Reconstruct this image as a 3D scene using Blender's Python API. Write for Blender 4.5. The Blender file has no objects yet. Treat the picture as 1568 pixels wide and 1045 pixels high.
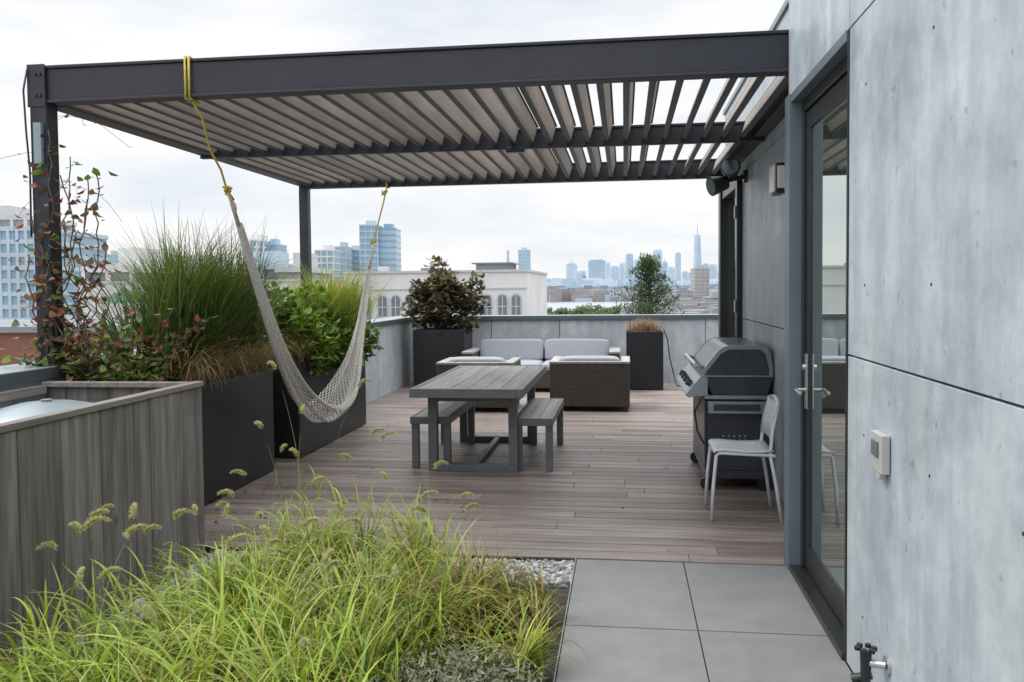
import bpy, math, random
from mathutils import Vector, Matrix
random.seed(7)
R=random.random
def U(a,b): return a+(b-a)*random.random()
scene=bpy.context.scene

# ------------------------------------------------------------------ materials
def newmat(name):
    m=bpy.data.materials.new(name); m.use_nodes=True
    nt=m.node_tree; b=nt.nodes['Principled BSDF']; return m,nt,b
def L(nt,a,b): nt.links.new(a,b)
def coords(nt,scale=(1,1,1),rot=(0,0,0)):
    tc=nt.nodes.new('ShaderNodeTexCoord'); mp=nt.nodes.new('ShaderNodeMapping')
    mp.inputs['Scale'].default_value=scale; mp.inputs['Rotation'].default_value=rot
    L(nt,tc.outputs['Object'],mp.inputs['Vector']); return mp.outputs['Vector']
def noise(nt,vec,scale,detail=6,rough=.6):
    n=nt.nodes.new('ShaderNodeTexNoise'); n.inputs['Scale'].default_value=scale
    n.inputs['Detail'].default_value=detail; n.inputs['Roughness'].default_value=rough
    L(nt,vec,n.inputs['Vector']); return n.outputs['Fac']
def ramp(nt,fac,stops):
    r=nt.nodes.new('ShaderNodeValToRGB'); e=r.color_ramp.elements
    e[0].position=stops[0][0]; e[0].color=(*stops[0][1],1)
    e[1].position=stops[-1][0]; e[1].color=(*stops[-1][1],1)
    for p,c in stops[1:-1]:
        x=e.new(p); x.color=(*c,1)
    L(nt,fac,r.inputs['Fac']); return r.outputs['Color']
def mixc(nt,a,b,fac,mode='MIX'):
    m=nt.nodes.new('ShaderNodeMix'); m.data_type='RGBA'; m.blend_type=mode
    for s,v in ((6,a),(7,b)):
        if isinstance(v,tuple): m.inputs[s].default_value=(*v,1)
        else: L(nt,v,m.inputs[s])
    if isinstance(fac,(int,float)): m.inputs[0].default_value=fac
    else: L(nt,fac,m.inputs[0])
    return m.outputs[2]
def bump(nt,b,h,strength=.3,dist=.01):
    n=nt.nodes.new('ShaderNodeBump'); n.inputs['Strength'].default_value=strength
    n.inputs['Distance'].default_value=dist; L(nt,h,n.inputs['Height']); L(nt,n.outputs['Normal'],b.inputs['Normal'])
def sc(c,k): return tuple(min(1,v*k) for v in c)
def simple(name,c,rough=.6,metal=0,scale=6,var=.15,bs=.1,stretch=(1,1,1)):
    m,nt,b=newmat(name); v=coords(nt,stretch); n=noise(nt,v,scale)
    L(nt,ramp(nt,n,[(.3,sc(c,1-var)),(.7,sc(c,1+var))]),b.inputs['Base Color'])
    b.inputs['Roughness'].default_value=rough; b.inputs['Metallic'].default_value=metal
    if bs: bump(nt,b,noise(nt,v,scale*8),bs,.004)
    return m
def islandrand(nt):
    g=nt.nodes.new('ShaderNodeNewGeometry'); return g.outputs['Random Per Island']

def concrete(name,c,rough=.55):
    m,nt,b=newmat(name); v=coords(nt)
    n1=noise(nt,v,2.2,10,.72); n2=noise(nt,coords(nt,(2.5,2.5,.30)),3.0,6,.6); n3=noise(nt,v,30,4)
    n4=noise(nt,v,7,8,.75)
    col=ramp(nt,n1,[(.32,sc(c,.80)),(.52,c),(.70,sc(c,1.22))])
    col=mixc(nt,col,ramp(nt,n2,[(.38,(.42,.44,.47)),(.60,(.60,.59,.57))]),.65,'OVERLAY')
    col=mixc(nt,col,ramp(nt,n4,[(.38,(.74,.75,.76)),(.56,(1,1,1))]),.55,'MULTIPLY')
    col=mixc(nt,col,ramp(nt,islandrand(nt),[(0,(.90,.91,.92)),(1,(1,1,1))]),1,'MULTIPLY')
    spots=ramp(nt,noise(nt,v,16,2),[(.26,(.50,.46,.42)),(.31,(1,1,1))])
    col=mixc(nt,col,spots,.5,'MULTIPLY')
    drip=ramp(nt,noise(nt,coords(nt,(9,9,.5)),1.6,4,.6),[(.62,(1,1,1)),(.72,(.78,.76,.73))])
    col=mixc(nt,col,drip,.4,'MULTIPLY')
    L(nt,col,b.inputs['Base Color'])
    L(nt,ramp(nt,n1,[(.3,(rough-.12,)*3),(.7,(rough+.15,)*3)]),b.inputs['Roughness'])
    bump(nt,b,n3,.12,.003); return m
M_conc=concrete('concrete_wall',(.435,.485,.53),.40)
M_conc2=concrete('concrete_parapet',(.44,.475,.50),.6)
M_paver=simple('porcelain_paver',(.195,.20,.195),.5,0,5,.12,.12)
M_dark=simple('dark_steel',(.019,.021,.030),.5,.0,4,.2,.03)
M_black=simple('black_planter_metal',(.012,.013,.016),.45,0,3,.3,.03)
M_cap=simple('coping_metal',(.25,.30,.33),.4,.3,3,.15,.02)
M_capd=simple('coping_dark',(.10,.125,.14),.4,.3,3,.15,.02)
M_chrome=simple('brushed_steel',(.55,.55,.55),.3,.9,30,.1,.02)
M_frame=simple('door_frame_black',(.018,.020,.022),.35,0,6,.2,.02)
M_jamb=simple('jamb_steel',(.15,.19,.22),.45,.2,2,.12,.02)
M_void=simple('shadow_gap',(.03,.03,.03),.9,0,3,.1,0)
M_cush=simple('cushion_fabric',(.31,.325,.36),.9,0,40,.06,.25)
M_white=simple('white_chair_paint',(.62,.64,.67),.4,0,8,.05,.02)
M_rope=simple('yellow_strap',(.50,.38,.06),.7,0,50,.25,.2)
M_cord=simple('hammock_cord',(.62,.60,.56),.85,0,60,.2,.3)
M_soil=simple('soil',(.06,.05,.035),.95,0,12,.4,.6)
M_bark=simple('bark',(.11,.085,.065),.9,0,25,.4,.5)
M_grill=simple('grill_enamel',(.05,.055,.065),.3,.3,5,.2,.02)
M_lid=simple('grill_lid',(.10,.105,.12),.30,.6,5,.15,.02)
M_grills=simple('grill_steel',(.33,.35,.37),.33,.85,12,.12,.03)
M_plas=simple('box_plastic',(.42,.43,.40),.5,0,8,.06,.02)
M_room=simple('dark_room',(.03,.03,.03),.9)
M_lamp=simple('lamp_lens_white',(.65,.65,.63),.3,0,8,.03,0)

def woodmat(name,cols,axis,grain=1.0,rough=.75,island=.5,knots=False,streak=False):
    m,nt,b=newmat(name)
    s=[22*grain]*3; s[axis]=1.1*grain
    v=coords(nt,tuple(s)); g=noise(nt,v,1.0,8,.7)
    s2=[1.5]*3; s2[axis]=.5
    big=noise(nt,coords(nt,tuple(s2)),1.2,5,.6)
    c=ramp(nt,g,[(.28,cols[0]),(.5,cols[1]),(.72,cols[2])])
    r=ramp(nt,islandrand(nt),[(0,(.55,.53,.52)),(.35,(.82,.81,.80)),(.7,(1,1,1)),(1,(1.0,.95,.90))])
    c=mixc(nt,c,r,island,'MULTIPLY')
    c=mixc(nt,c,ramp(nt,big,[(.3,(.62,.60,.60)),(.6,(1,1,1))]),.75,'MULTIPLY')
    if streak:
        s3=[9]*3; s3[axis]=.9
        c=mixc(nt,c,ramp(nt,noise(nt,coords(nt,tuple(s3)),1.0,5,.6),[(.36,(.58,.55,.54)),(.52,(1,1,1))]),.7,'MULTIPLY')
    if knots:
        vo=nt.nodes.new('ShaderNodeTexVoronoi'); vo.inputs['Scale'].default_value=2.3
        sk=[1.6]*3; sk[axis]=.8
        L(nt,coords(nt,tuple(sk)),vo.inputs['Vector'])
        c=mixc(nt,c,ramp(nt,vo.outputs['Distance'],[(.03,(.3,.27,.25)),(.09,(1,1,1))]),.8,'MULTIPLY')
    L(nt,c,b.inputs['Base Color']); b.inputs['Roughness'].default_value=rough
    bump(nt,b,g,.35,.004); return m
M_deck=woodmat('ipe_deck',[(.17,.135,.12),(.295,.247,.222),(.44,.385,.352)],0,1,.48,.95,False,True)
M_cedar=woodmat('weathered_cedar',[(.085,.079,.073),(.185,.172,.158),(.32,.30,.28)],2,1,.85,.8,True,True)
M_cedarx=woodmat('weathered_cedar_cap',[(.13,.12,.105),(.22,.20,.18),(.31,.285,.25)],1,1,.85,.4)
M_teak=woodmat('grey_teak',[(.25,.245,.235),(.36,.35,.34),(.46,.45,.44)],1,1,.7,.6)
M_tframe=simple('table_frame_grey',(.12,.13,.14),.5,0,6,.15,.05)
M_louv=woodmat('louver_slat',[(.28,.24,.215),(.40,.355,.32),(.52,.475,.43)],1,.5,.6,.5)
M_louvd=simple('louver_edge',(.045,.043,.046),.5,0,6,.15,.03)

def wicker():
    m,nt,b=newmat('wicker_brown'); tc=nt.nodes.new('ShaderNodeTexCoord')
    sp=nt.nodes.new('ShaderNodeSeparateXYZ'); L(nt,tc.outputs['Object'],sp.inputs[0])
    ad=nt.nodes.new('ShaderNodeMath'); ad.operation='ADD'; L(nt,sp.outputs[0],ad.inputs[0]); L(nt,sp.outputs[1],ad.inputs[1])
    cb=nt.nodes.new('ShaderNodeCombineXYZ'); L(nt,ad.outputs[0],cb.inputs[0]); L(nt,sp.outputs[2],cb.inputs[1])
    br=nt.nodes.new('ShaderNodeTexBrick'); L(nt,cb.outputs[0],br.inputs['Vector'])
    br.inputs['Scale'].default_value=1; br.inputs['Brick Width'].default_value=.05; br.inputs['Row Height'].default_value=.02
    br.inputs['Mortar Size'].default_value=.004
    br.inputs['Color1'].default_value=(.065,.055,.048,1); br.inputs['Color2'].default_value=(.10,.085,.075,1)
    br.inputs['Mortar'].default_value=(.02,.018,.016,1)
    L(nt,br.outputs['Color'],b.inputs['Base Color']); b.inputs['Roughness'].default_value=.55; return m
M_wick=wicker()

def glassm():
    m,nt,b=newmat('door_glass'); v=coords(nt); n=noise(nt,v,.6)
    L(nt,ramp(nt,n,[(.3,(.04,.055,.05)),(.7,(.07,.085,.075))]),b.inputs['Base Color'])
    b.inputs['Roughness'].default_value=.015; b.inputs['IOR'].default_value=1.6
    g=nt.nodes.new('ShaderNodeBsdfGlossy'); g.inputs['Roughness'].default_value=.008; g.inputs['Color'].default_value=(.78,.85,.81,1)
    mx=nt.nodes.new('ShaderNodeMixShader'); mx.inputs[0].default_value=.62
    L(nt,b.outputs[0],mx.inputs[1]); L(nt,g.outputs[0],mx.inputs[2]); L(nt,mx.outputs[0],nt.nodes['Material Output'].inputs['Surface'])
    return m
M_glass=glassm()

def foliage(name,trans=.35,rough=.55):
    m,nt,b=newmat(name)
    at=nt.nodes.new('ShaderNodeAttribute'); at.attribute_name='Col'
    L(nt,at.outputs['Color'],b.inputs['Base Color']); b.inputs['Roughness'].default_value=rough
    tr=nt.nodes.new('ShaderNodeBsdfTranslucent')
    L(nt,mixc(nt,at.outputs['Color'],(1,1,.6),1,'MULTIPLY'),tr.inputs['Color'])
    mx=nt.nodes.new('ShaderNodeMixShader'); mx.inputs[0].default_value=trans
    L(nt,b.outputs[0],mx.inputs[1]); L(nt,tr.outputs[0],mx.inputs[2])
    L(nt,mx.outputs[0],nt.nodes['Material Output'].inputs['Surface']); return m
M_fol=foliage('foliage'); 

# ------------------------------------------------------------------ mesh builder
class B:
    def __init__(s): s.v=[];s.f=[];s.m=[];s.sm=[];s.mats=[]
    def mi(s,mat):
        if mat not in s.mats: s.mats.append(mat)
        return s.mats.index(mat)
    def add(s,vs,fs,mat,M=None,smooth=False):
        o=len(s.v); k=s.mi(mat)
        for p in vs:
            if M is not None: p=M@Vector(p)
            s.v.append(tuple(p))
        for f in fs:
            s.f.append(tuple(i+o for i in f)); s.m.append(k); s.sm.append(smooth)
    def box(s,x0,x1,y0,y1,z0,z1,mat,M=None):
        vs=[(x,y,z) for z in (z0,z1) for y in (y0,y1) for x in (x0,x1)]
        s.add(vs,[(0,2,3,1),(4,5,7,6),(0,1,5,4),(2,6,7,3),(0,4,6,2),(1,3,7,5)],mat,M)
    def cyl(s,p0,p1,r0,r1,mat,n=12,cap=True):
        p0=Vector(p0);p1=Vector(p1);d=(p1-p0).normalized()
        a=d.orthogonal().normalized();b=d.cross(a);vs=[]
        for p,r in((p0,r0),(p1,r1)):
            for i in range(n):
                t=2*math.pi*i/n; vs.append(p+a*math.cos(t)*r+b*math.sin(t)*r)
        s.add(vs,[(i,(i+1)%n,n+(i+1)%n,n+i) for i in range(n)],mat,None,True)
        if cap: s.add(vs,[tuple(range(n))[::-1],tuple(range(n,2*n))],mat)
    def tube(s,pts,r,mat,n=6):
        pts=[Vector(p) for p in pts]; rs=r if isinstance(r,(list,tuple)) else [r]*len(pts)
        vs=[];a=None
        for i,p in enumerate(pts):
            d=(pts[min(i+1,len(pts)-1)]-pts[max(i-1,0)]).normalized()
            if a is None: a=d.orthogonal().normalized()
            else:
                a=(a-d*a.dot(d)); a=a.normalized() if a.length>1e-5 else d.orthogonal().normalized()
            b=d.cross(a)
            for k in range(n):
                t=2*math.pi*k/n; vs.append(p+a*math.cos(t)*rs[i]+b*math.sin(t)*rs[i])
        fs=[(i*n+k,i*n+(k+1)%n,(i+1)*n+(k+1)%n,(i+1)*n+k) for i in range(len(pts)-1) for k in range(n)]
        fs+= [tuple(range(n))[::-1],tuple(range((len(pts)-1)*n,len(pts)*n))]
        s.add(vs,fs,mat,None,True)
    def prism(s,prof,a0,a1,axis,mat,smooth=False):
        n=len(prof); vs=[]
        for a in(a0,a1):
            for p,q in prof:
                vs.append((a,p,q) if axis==0 else ((p,a,q) if axis==1 else (p,q,a)))
        s.add(vs,[(i,(i+1)%n,n+(i+1)%n,n+i) for i in range(n)],mat,None,smooth)
        s.add(vs,[tuple(range(n))[::-1],tuple(range(n,2*n))],mat)
    def pillow(s,c,sz,mat,e=.3,nu=40,nv=16,M=None,ev=.45):
        vs=[]
        def p(w,m): return math.copysign(abs(w)**m,w)
        for j in range(nv+1):
            ph=-math.pi/2+math.pi*j/nv
            for i in range(nu):
                th=2*math.pi*i/nu
                a=p(math.cos(th),e);b_=p(math.sin(th),e); 
                crown=1+.10*(1-a*a)*(1-b_*b_)
                vs.append(Vector((c[0]+sz[0]/2*p(math.cos(ph),ev)*a,
                   c[1]+sz[1]/2*p(math.cos(ph),ev)*b_,c[2]+sz[2]/2*p(math.sin(ph),ev)*crown)))
        fs=[(j*nu+i,j*nu+(i+1)%nu,(j+1)*nu+(i+1)%nu,(j+1)*nu+i) for j in range(nv) for i in range(nu)]
        s.add(vs,fs,mat,M,True)
    def obj(s,name,bevel=0,parent=None):
        me=bpy.data.meshes.new(name); me.from_pydata(s.v,[],s.f)
        for m in s.mats: me.materials.append(m)
        me.polygons.foreach_set('material_index',s.m); me.polygons.foreach_set('use_smooth',s.sm)
        me.update(); o=bpy.data.objects.new(name,me); scene.collection.objects.link(o)
        if bevel:
            md=o.modifiers.new('bevel','BEVEL'); md.width=bevel; md.segments=2; md.limit_method='ANGLE'; md.angle_limit=.6
        if parent: o.parent=parent
        return o
def empty(name):
    e=bpy.data.objects.new(name,None); scene.collection.objects.link(e); return e

class F:   # coloured foliage mesh
    def __init__(s): s.v=[];s.f=[];s.c=[]
    def blade(s,base,az,th0,th1,length,w,col,seg=5,tipcol=None,basecol=None,pw=1.4):
        x,y,z=base; ca,sa=math.cos(az),math.sin(az); px,py=-sa,ca; o=len(s.v); ds=length/seg
        for i in range(seg+1):
            t=i/seg; ww=w*(1-t**2.2)*.5*(.6+.4*min(1,t*4)) + .0004
            s.v.append((x+px*ww,y+py*ww,z)); s.v.append((x-px*ww,y-py*ww,z+ww*.5))
            k=col
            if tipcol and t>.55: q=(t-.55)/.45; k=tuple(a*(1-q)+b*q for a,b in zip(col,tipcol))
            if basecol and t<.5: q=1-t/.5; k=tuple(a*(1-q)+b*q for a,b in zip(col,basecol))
            s.c+= [k,k]
            th=th0+(th1-th0)*(t+.5/seg)**pw
            x+=math.sin(th)*ca*ds; y+=math.sin(th)*sa*ds; z+=math.cos(th)*ds
            if i<seg: s.f.append((o+2*i,o+2*i+1,o+2*i+3,o+2*i+2))
        return (x,y,z)
    def leaf(s,p,size,col,asp=.5,dirv=None):
        d=dirv if dirv is not None else Vector((U(-1,1),U(-1,1),U(-.8,.6)))
        d=d.normalized(); u=d.cross(Vector((U(-.4,.4),U(-.4,.4),1))).normalized(); n=d.cross(u)
        p=Vector(p); o=len(s.v); w=size*asp*.5
        for q in (p,p+d*size*.35+u*w+n*w*.35,p+d*size*.35-u*w+n*w*.35,p+d*size*.75+u*w*.7+n*w*.1,p+d*size*.75-u*w*.7+n*w*.1,p+d*size-n*w*.3):
            s.v.append(tuple(q)); s.c.append(col)
        s.f+=[(o,o+1,o+2),(o+1,o+3,o+4,o+2),(o+3,o+5,o+4)]
    def obj(s,name,parent=None,mat=None):
        me=bpy.data.meshes.new(name); me.from_pydata(s.v,[],s.f)
        ca=me.color_attributes.new(name='Col',type='FLOAT_COLOR',domain='POINT')
        flat=[]
        for c in s.c: flat+= [c[0],c[1],c[2],1]
        ca.data.foreach_set('color',flat); me.materials.append(mat or M_fol); me.update()
        o=bpy.data.objects.new(name,me); scene.collection.objects.link(o)
        if parent: o.parent=parent
        return o
def vary(c,a=.25,h=.12):
    k=1+U(-a,a); return (max(0,c[0]*k*(1+U(-h,h))),max(0,c[1]*k*(1+U(-h/2,h/2))),max(0,c[2]*k*(1+U(-h,h))))

# ------------------------------------------------------------------ own roof / building
WX=.90; FX=1.12; PX=-3.5; PY=14.0; PZ=1.10; CZ=-20
b=B(); b.box(-3.86,8,-4,14.36,CZ,-.12,M_conc2); b.obj('host_building')
b=B(); b.box(-3.5,6,-3,4.82,-.12,-.045,M_soil); b.obj('garden_bed_soil')

# deck boards
b=B(); y=4.83; row=0
while y<13.98:
    w=.136; x=-3.49; 
    jo=[-3.49]; q=-3.49+U(.6,3.2)
    while q<3.4: jo.append(q); q+=U(2.2,3.6)
    jo.append(3.5)
    for i in range(len(jo)-1):
        x0,x1=jo[i]+.0015,jo[i+1]-.0015
        if y<9.75: x1=min(x1,FX)
        if x1-x0<.03: continue
        yy=U(-.0015,.0015)
        M=Matrix.Translation((0,y+w/2,0))@Matrix.Rotation(U(-.014,.014),4,'X')
        b.box(x0,x1,-w/2+yy,min(w/2+yy,13.99-y-w/2),-.025,0,M_deck,M)
    y+=w+.009
b.obj('wood_deck',.003)
b=B(); b.box(-3.49,3.5,4.84,13.99,-.11,-.04,M_void); b.box(-3.49,.95,4.815,4.829,-.11,-.006,M_dark); b.obj('deck_substructure')

# pavers
b=B()
for i,(x0,x1) in enumerate(((-.275,.322),(.327,.897))):
    yb=4.812
    while yb>-1:
        b.box(x0,x1,yb-.955,yb-.005,-.04,0,M_paver); yb-=.96
b.obj('paving_slabs',.002)
b=B(); b.box(-.275,.897,-1,4.812,-.044,-.02,M_void); b.box(-.284,-.2785,0,4.81,-.04,.006,M_cap); b.obj('paving_edging')

# near wall with door
b=B(); T=.045
for (y0,y1,z0,z1) in ((-1.5,1.20,0.004,1.263),(1.208,3.585,0.004,1.263),(-1.5,1.20,1.271,2.572),(1.208,3.585,1.271,2.572),
        (-1.5,3.585,2.580,4.3),(3.593,4.86,2.580,4.3)):
    b.box(WX,WX+T,y0,y1,z0,z1,M_conc)
b.box(WX+T,3.5,-1.5,3.585,-.1,4.3,M_void); b.box(WX+T,1.12,3.585,4.86,2.66,4.3,M_void)
b.box(1.12,3.5,3.585,4.86,-.1,4.3,M_room)
b.box(WX+.002,1.118,4.845,4.859,2.6,4.29,M_conc)
for yy in (.2,.8,1.45,2.05,2.65,3.35):
    for zz in (.28,.98,1.55,2.3,2.86,3.5):
        b.cyl((WX-.0015,yy,zz),(WX+.004,yy,zz),.0055,.0055,M_void,10)
b.obj('concrete_house_wall',.002)
# door
d=empty('glass_terrace_door')
b=B()
b.box(WX-.02,1.10,4.74,4.862,0,2.575,M_jamb); b.box(WX-.006,1.10,3.588,3.606,0,2.575,M_frame)
b.box(WX-.01,1.10,3.607,4.74,2.53,2.577,M_jamb); b.box(WX-.015,1.10,3.6,4.74,-.02,.03,M_frame); b.obj('surround',.003,d)
b=B(); x0,x1=.945,1.005
b.box(x0,x1,4.69,4.738,.032,2.528,M_frame); b.box(x0,x1,3.608,3.65,.032,2.528,M_frame); b.box(x0,x1,3.65,4.69,2.47,2.528,M_frame)
x0,x1=.958,.995
b.box(x0,x1,4.60,4.686,.036,2.465,M_frame); b.box(x0,x1,3.655,3.73,.036,2.465,M_frame)
b.box(x0,x1,3.73,4.60,2.37,2.465,M_frame); b.box(x0,x1,3.73,4.60,.036,.17,M_frame); b.obj('leaf_frame',.004,d)
b=B(); b.box(.968,.976,3.72,4.61,.16,2.38,M_glass); b.obj('glass_pane',0,d)
b=B(); b.box(.948,.957,4.618,4.663,.90,1.19,M_chrome); b.tube([(.95,4.64,1.0),(.905,4.64,1.0),(.898,4.625,1.0),(.898,4.515,.995)],.011,M_chrome,8)
b.cyl((.95,4.64,1.12),(.932,4.64,1.12),.016,.016,M_chrome,12); b.obj('lever_handle',.001,d)
# control box
b=B(); b.box(.868,.897,3.02,3.15,.90,1.035,M_plas); b.box(.861,.8675,3.05,3.12,.955,1.01,M_jamb); b.box(.87,.896,3.05,3.09,.88,.899,M_plas); b.obj('wall_control_box',.006)
# hose bib
b=B(); b.cyl((.899,3.03,.235),(.89,3.03,.235),.032,.032,M_chrome,14); b.cyl((.89,3.03,.235),(.83,3.05,.235),.014,.014,M_chrome,10)
b.cyl((.83,3.05,.275),(.83,3.05,.15),.020,.016,M_frame,12); b.cyl((.83,3.05,.275),(.83,3.05,.283),.012,.012,M_chrome,14)
for k in range(6):
    a=k*math.pi/3; b.cyl((.83+.028*math.cos(a),3.05+.028*math.sin(a),.278),(.83+.028*math.cos(a),3.05+.028*math.sin(a),.29),.011,.011,M_frame,8)
b.cyl((.85,3.05,.19),(.79,3.07,.165),.014,.018,M_frame,10); b.cyl((.83,3.05,.15),(.83,3.05,.128),.024,.024,M_frame,12)
b.obj('garden_tap',.001)
# far wall
b=B()
for (y0,y1,z0,z1) in ((4.86,6.6,.004,1.24),(6.608,8.33,.004,1.24),(4.86,6.6,1.248,2.62),(6.608,8.33,1.248,2.62),(4.86,9.75,2.628,3.45)):
    b.box(FX,FX+.045,y0,y1,z0,z1,M_conc)
b.box(FX+.046,3.5,4.86,9.74,-.1,3.44,M_void)
b.box(FX-.02,3.5,4.87,9.77,3.452,3.5,M_cap)
for yy in (5.2,5.9,6.95,7.8):
    for zz in (.4,1.0,1.5,2.1): b.cyl((FX-.0015,yy,zz),(FX+.004,yy,zz),.008,.008,M_void,10)
b.obj('rear_concrete_wall',.002)
d=empty('rear_terrace_door')
b=B(); b.box(FX-.05,FX+.04,8.34,8.46,0,2.6,M_frame); b.box(FX-.07,FX+.04,9.58,9.76,0,2.62,M_frame); b.box(FX-.05,FX+.04,8.46,9.58,2.5,2.6,M_frame); b.box(FX-.05,FX+.04,8.46,9.58,0,.08,M_frame)
for z in (.4,1.3,2.2): b.cyl((FX-.06,8.4,z),(FX-.06,8.4,z+.12),.012,.012,M_chrome,8)
b.obj('frame',.004,d)
b=B(); b.box(FX+.01,FX+.02,8.45,9.59,.07,2.51,M_glass); b.obj('glass',0,d)

# parapets
p=empty('left_parapet_wall')
b=B()
yy=-3
while yy<13.9:
    b.box(PX-.30,PX,yy+.004,min(yy+2.4,14.0)-.004,-.1,1.045,M_conc2); yy+=2.4
b.obj('panels',.002,p)
b=B(); b.box(PX-.29,PX-.01,-3,13.98,-.1,1.04,M_void); b.obj('core',0,p)
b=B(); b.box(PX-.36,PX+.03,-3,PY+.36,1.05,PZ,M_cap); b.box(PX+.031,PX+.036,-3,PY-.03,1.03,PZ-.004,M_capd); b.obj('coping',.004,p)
p=empty('rear_parapet_wall')
b=B(); xs=[PX,-2.2,-1.06,.1,1.3,2.5,3.7,6]
for i in range(len(xs)-1): b.box(xs[i]+.005,xs[i+1]-.005,PY,PY+.3,-.1,1.045,M_conc2)
b.obj('panels',.002,p)
b=B(); b.box(PX+.01,6,PY+.01,PY+.29,-.1,1.04,M_void); b.obj('core',0,p)
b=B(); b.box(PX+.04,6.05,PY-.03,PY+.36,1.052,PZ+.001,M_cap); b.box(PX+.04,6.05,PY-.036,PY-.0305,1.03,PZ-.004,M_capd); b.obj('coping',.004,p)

# ------------------------------------------------------------------ pergola
pg=empty('louvered_pergola')
b=B(); X0,X1=-3.63,1.11
def ibeam_x(y0,y1,z0,z1):
    b.box(X0,X1,y0+.012,y1-.012,z0+.02,z1-.02,M_dark)
    b.box(X0,X1,y0,y1,z1-.0195,z1,M_dark); b.box(X0,X1,y0,y1,z0,z0+.0195,M_dark)
ibeam_x(4.87,4.97,2.725,2.955)
ibeam_x(6.97,7.03,2.70,2.86)
ibeam_x(9.22,9.32,2.70,2.90)
b.box(X0,X0+.09,4.972,9.218,2.725,2.95,M_dark)
b.box(X1-.09,X1,4.972,9.218,2.725,2.95,M_dark)
b.box(X0+.092,X0+.15,4.972,9.218,2.72,2.76,M_dark)
b.box(X0-.01,X0+.1,4.865,4.975,PZ+.012,2.724,M_dark)
b.box(X0-.035,X0+.125,4.84,5.0,PZ+.001,PZ+.012,M_dark)
b.box(X0,X0+.1,9.22,9.32,PZ+.012,2.699,M_dark); b.box(X0-.03,X0+.13,9.19,9.35,PZ+.001,PZ+.012,M_dark)
b.box(X0-.02,X0+.1,4.858,4.869,2.70,2.962,M_dark)
for x,z in ((-3.59,2.77),(-3.56,2.77),(-3.59,2.9),(-3.56,2.9)): b.cyl((x,4.858,z),(x,4.846,z),.010,.010,M_dark,6)
b.obj('steel_frame',.004,pg)
b=B(); pitch=.1525; tilt=math.radians(17)
for i in range(32):
    cx=X0+.16+i*pitch
    if cx>X1-.12: break
    for (y0,y1) in ((4.975,6.965),(7.035,9.215)):
        M=Matrix.Translation((cx,0,2.80))@Matrix.Rotation(tilt+U(-.025,.025),4,'Y')
        b.box(-.011,.011,y0,y1,-.058,.07,M_louv,M)
        b.box(-.020,.020,y0,y1,-.074,-.0585,M_louvd,M); b.box(-.012,.022,y0,y1,.0705,.077,M_louvd,M)
b.obj('louvers',.003,pg)
b=B(); b.box(-.95,-.80,6.90,6.969,2.66,2.70,M_frame); b.obj('louver_motor',.006,pg)
b=B(); b.tube([(-3.64,4.85,2.93),(-3.66,4.84,2.8),(-3.65,4.84,2.55),(-3.64,4.85,2.3),(-3.645,4.85,1.9)],.006,M_frame,6)
b.box(-3.60,-3.55,4.835,4.862,2.35,2.6,M_cap); b.obj('post_cable',0,pg)

# wall lamps
b=B(); b.box(1.0,1.118,5.52,5.66,2.14,2.31,M_frame); b.box(.945,.999,5.50,5.68,2.13,2.32,M_frame); b.box(.93,.944,5.51,5.67,2.14,2.31,M_lamp); b.box(.95,.998,5.488,5.499,2.16,2.30,M_lamp); b.obj('wall_sconce',.006)
b=B(); 
for c,dv in (((.93,8.0,2.50),(-.14,-.06,-.04)),((.98,8.05,2.58),(-.02,-.13,.05))):
    c=Vector(c);dv=Vector(dv); b.cyl(c,c+dv,.06,.09,M_frame,18); b.cyl(c+dv*1.01,c+dv*1.04,.075,.075,M_jamb,18)
b.cyl((1.118,8.05,2.56),(.95,8.0,2.52),.02,.02,M_frame,8); b.cyl((1.118,8.05,2.56),(1.09,8.05,2.56),.06,.06,M_frame,16)
b.obj('floodlight',.003)

# ------------------------------------------------------------------ planters
def planter(x0,x1,y0,y1,h,name='black_planter',rim=.012):
    b=B(); b.box(x0,x0+rim,y0,y1,.012,h,M_black); b.box(x1-rim,x1,y0,y1,.012,h,M_black)
    b.box(x0+rim,x1-rim,y0,y0+rim,.012,h,M_black); b.box(x0+rim,x1-rim,y1-rim,y1,.012,h,M_black)
    b.box(x0+rim,x1-rim,y0+rim,y1-rim,.03,h-.05,M_soil); b.box(x0+.03,x1-.03,y0+.03,y1-.03,.0,.029,M_void)
    return b.obj(name,.003)
planter(-3.49,-3.0,5.35,6.95,.885)
planter(-3.49,-2.965,7.45,9.47,.87)
planter(-3.28,-2.46,12.95,13.65,.92)
planter(.03,.58,12.9,13.5,.88)

# wood planter enclosure
wp=empty('wooden_planter_box')
b=B(); 
XL=-3.47;XR=-2.48
y=4.72
while y>-.2:
    wv=random.choice((.275,.29,.20,.145,.24)); y-=wv; q=U(0,.006)
    b.box(XR-.024,XR+q,y+.0035,y+wv-.0035,-.04,.99,M_cedar)
x=XL
while x<XR-.05:
    x1=min(x+.14,XR-.026); b.box(x+.002,x1-.002,4.69,4.712,-.04,.985,M_cedar); x+=.14
b.obj('planks',.002,wp)
b=B(); b.box(XR-.05,XR+.012,0,4.725,.992,1.022,M_cedarx); b.box(XL,XR-.052,4.66,4.725,.988,1.018,M_cedarx); b.box(XL,XL+.04,0,4.658,.95,1.0,M_cedarx)
b.box(XR-.06,XR-.026,0,4.6,.9,.985,M_cedarx); b.obj('cap_rail',.003,wp)
b=B(); b.box(XL+.02,XR-.03,0,4.68,-.04,.55,M_soil); b.obj('fill',0,wp)
b=B()
prof=[(.33,.55),(.345,.80),(.35,.83),(.335,.85),(.26,.895),(.14,.925),(.0,.935)]
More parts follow.
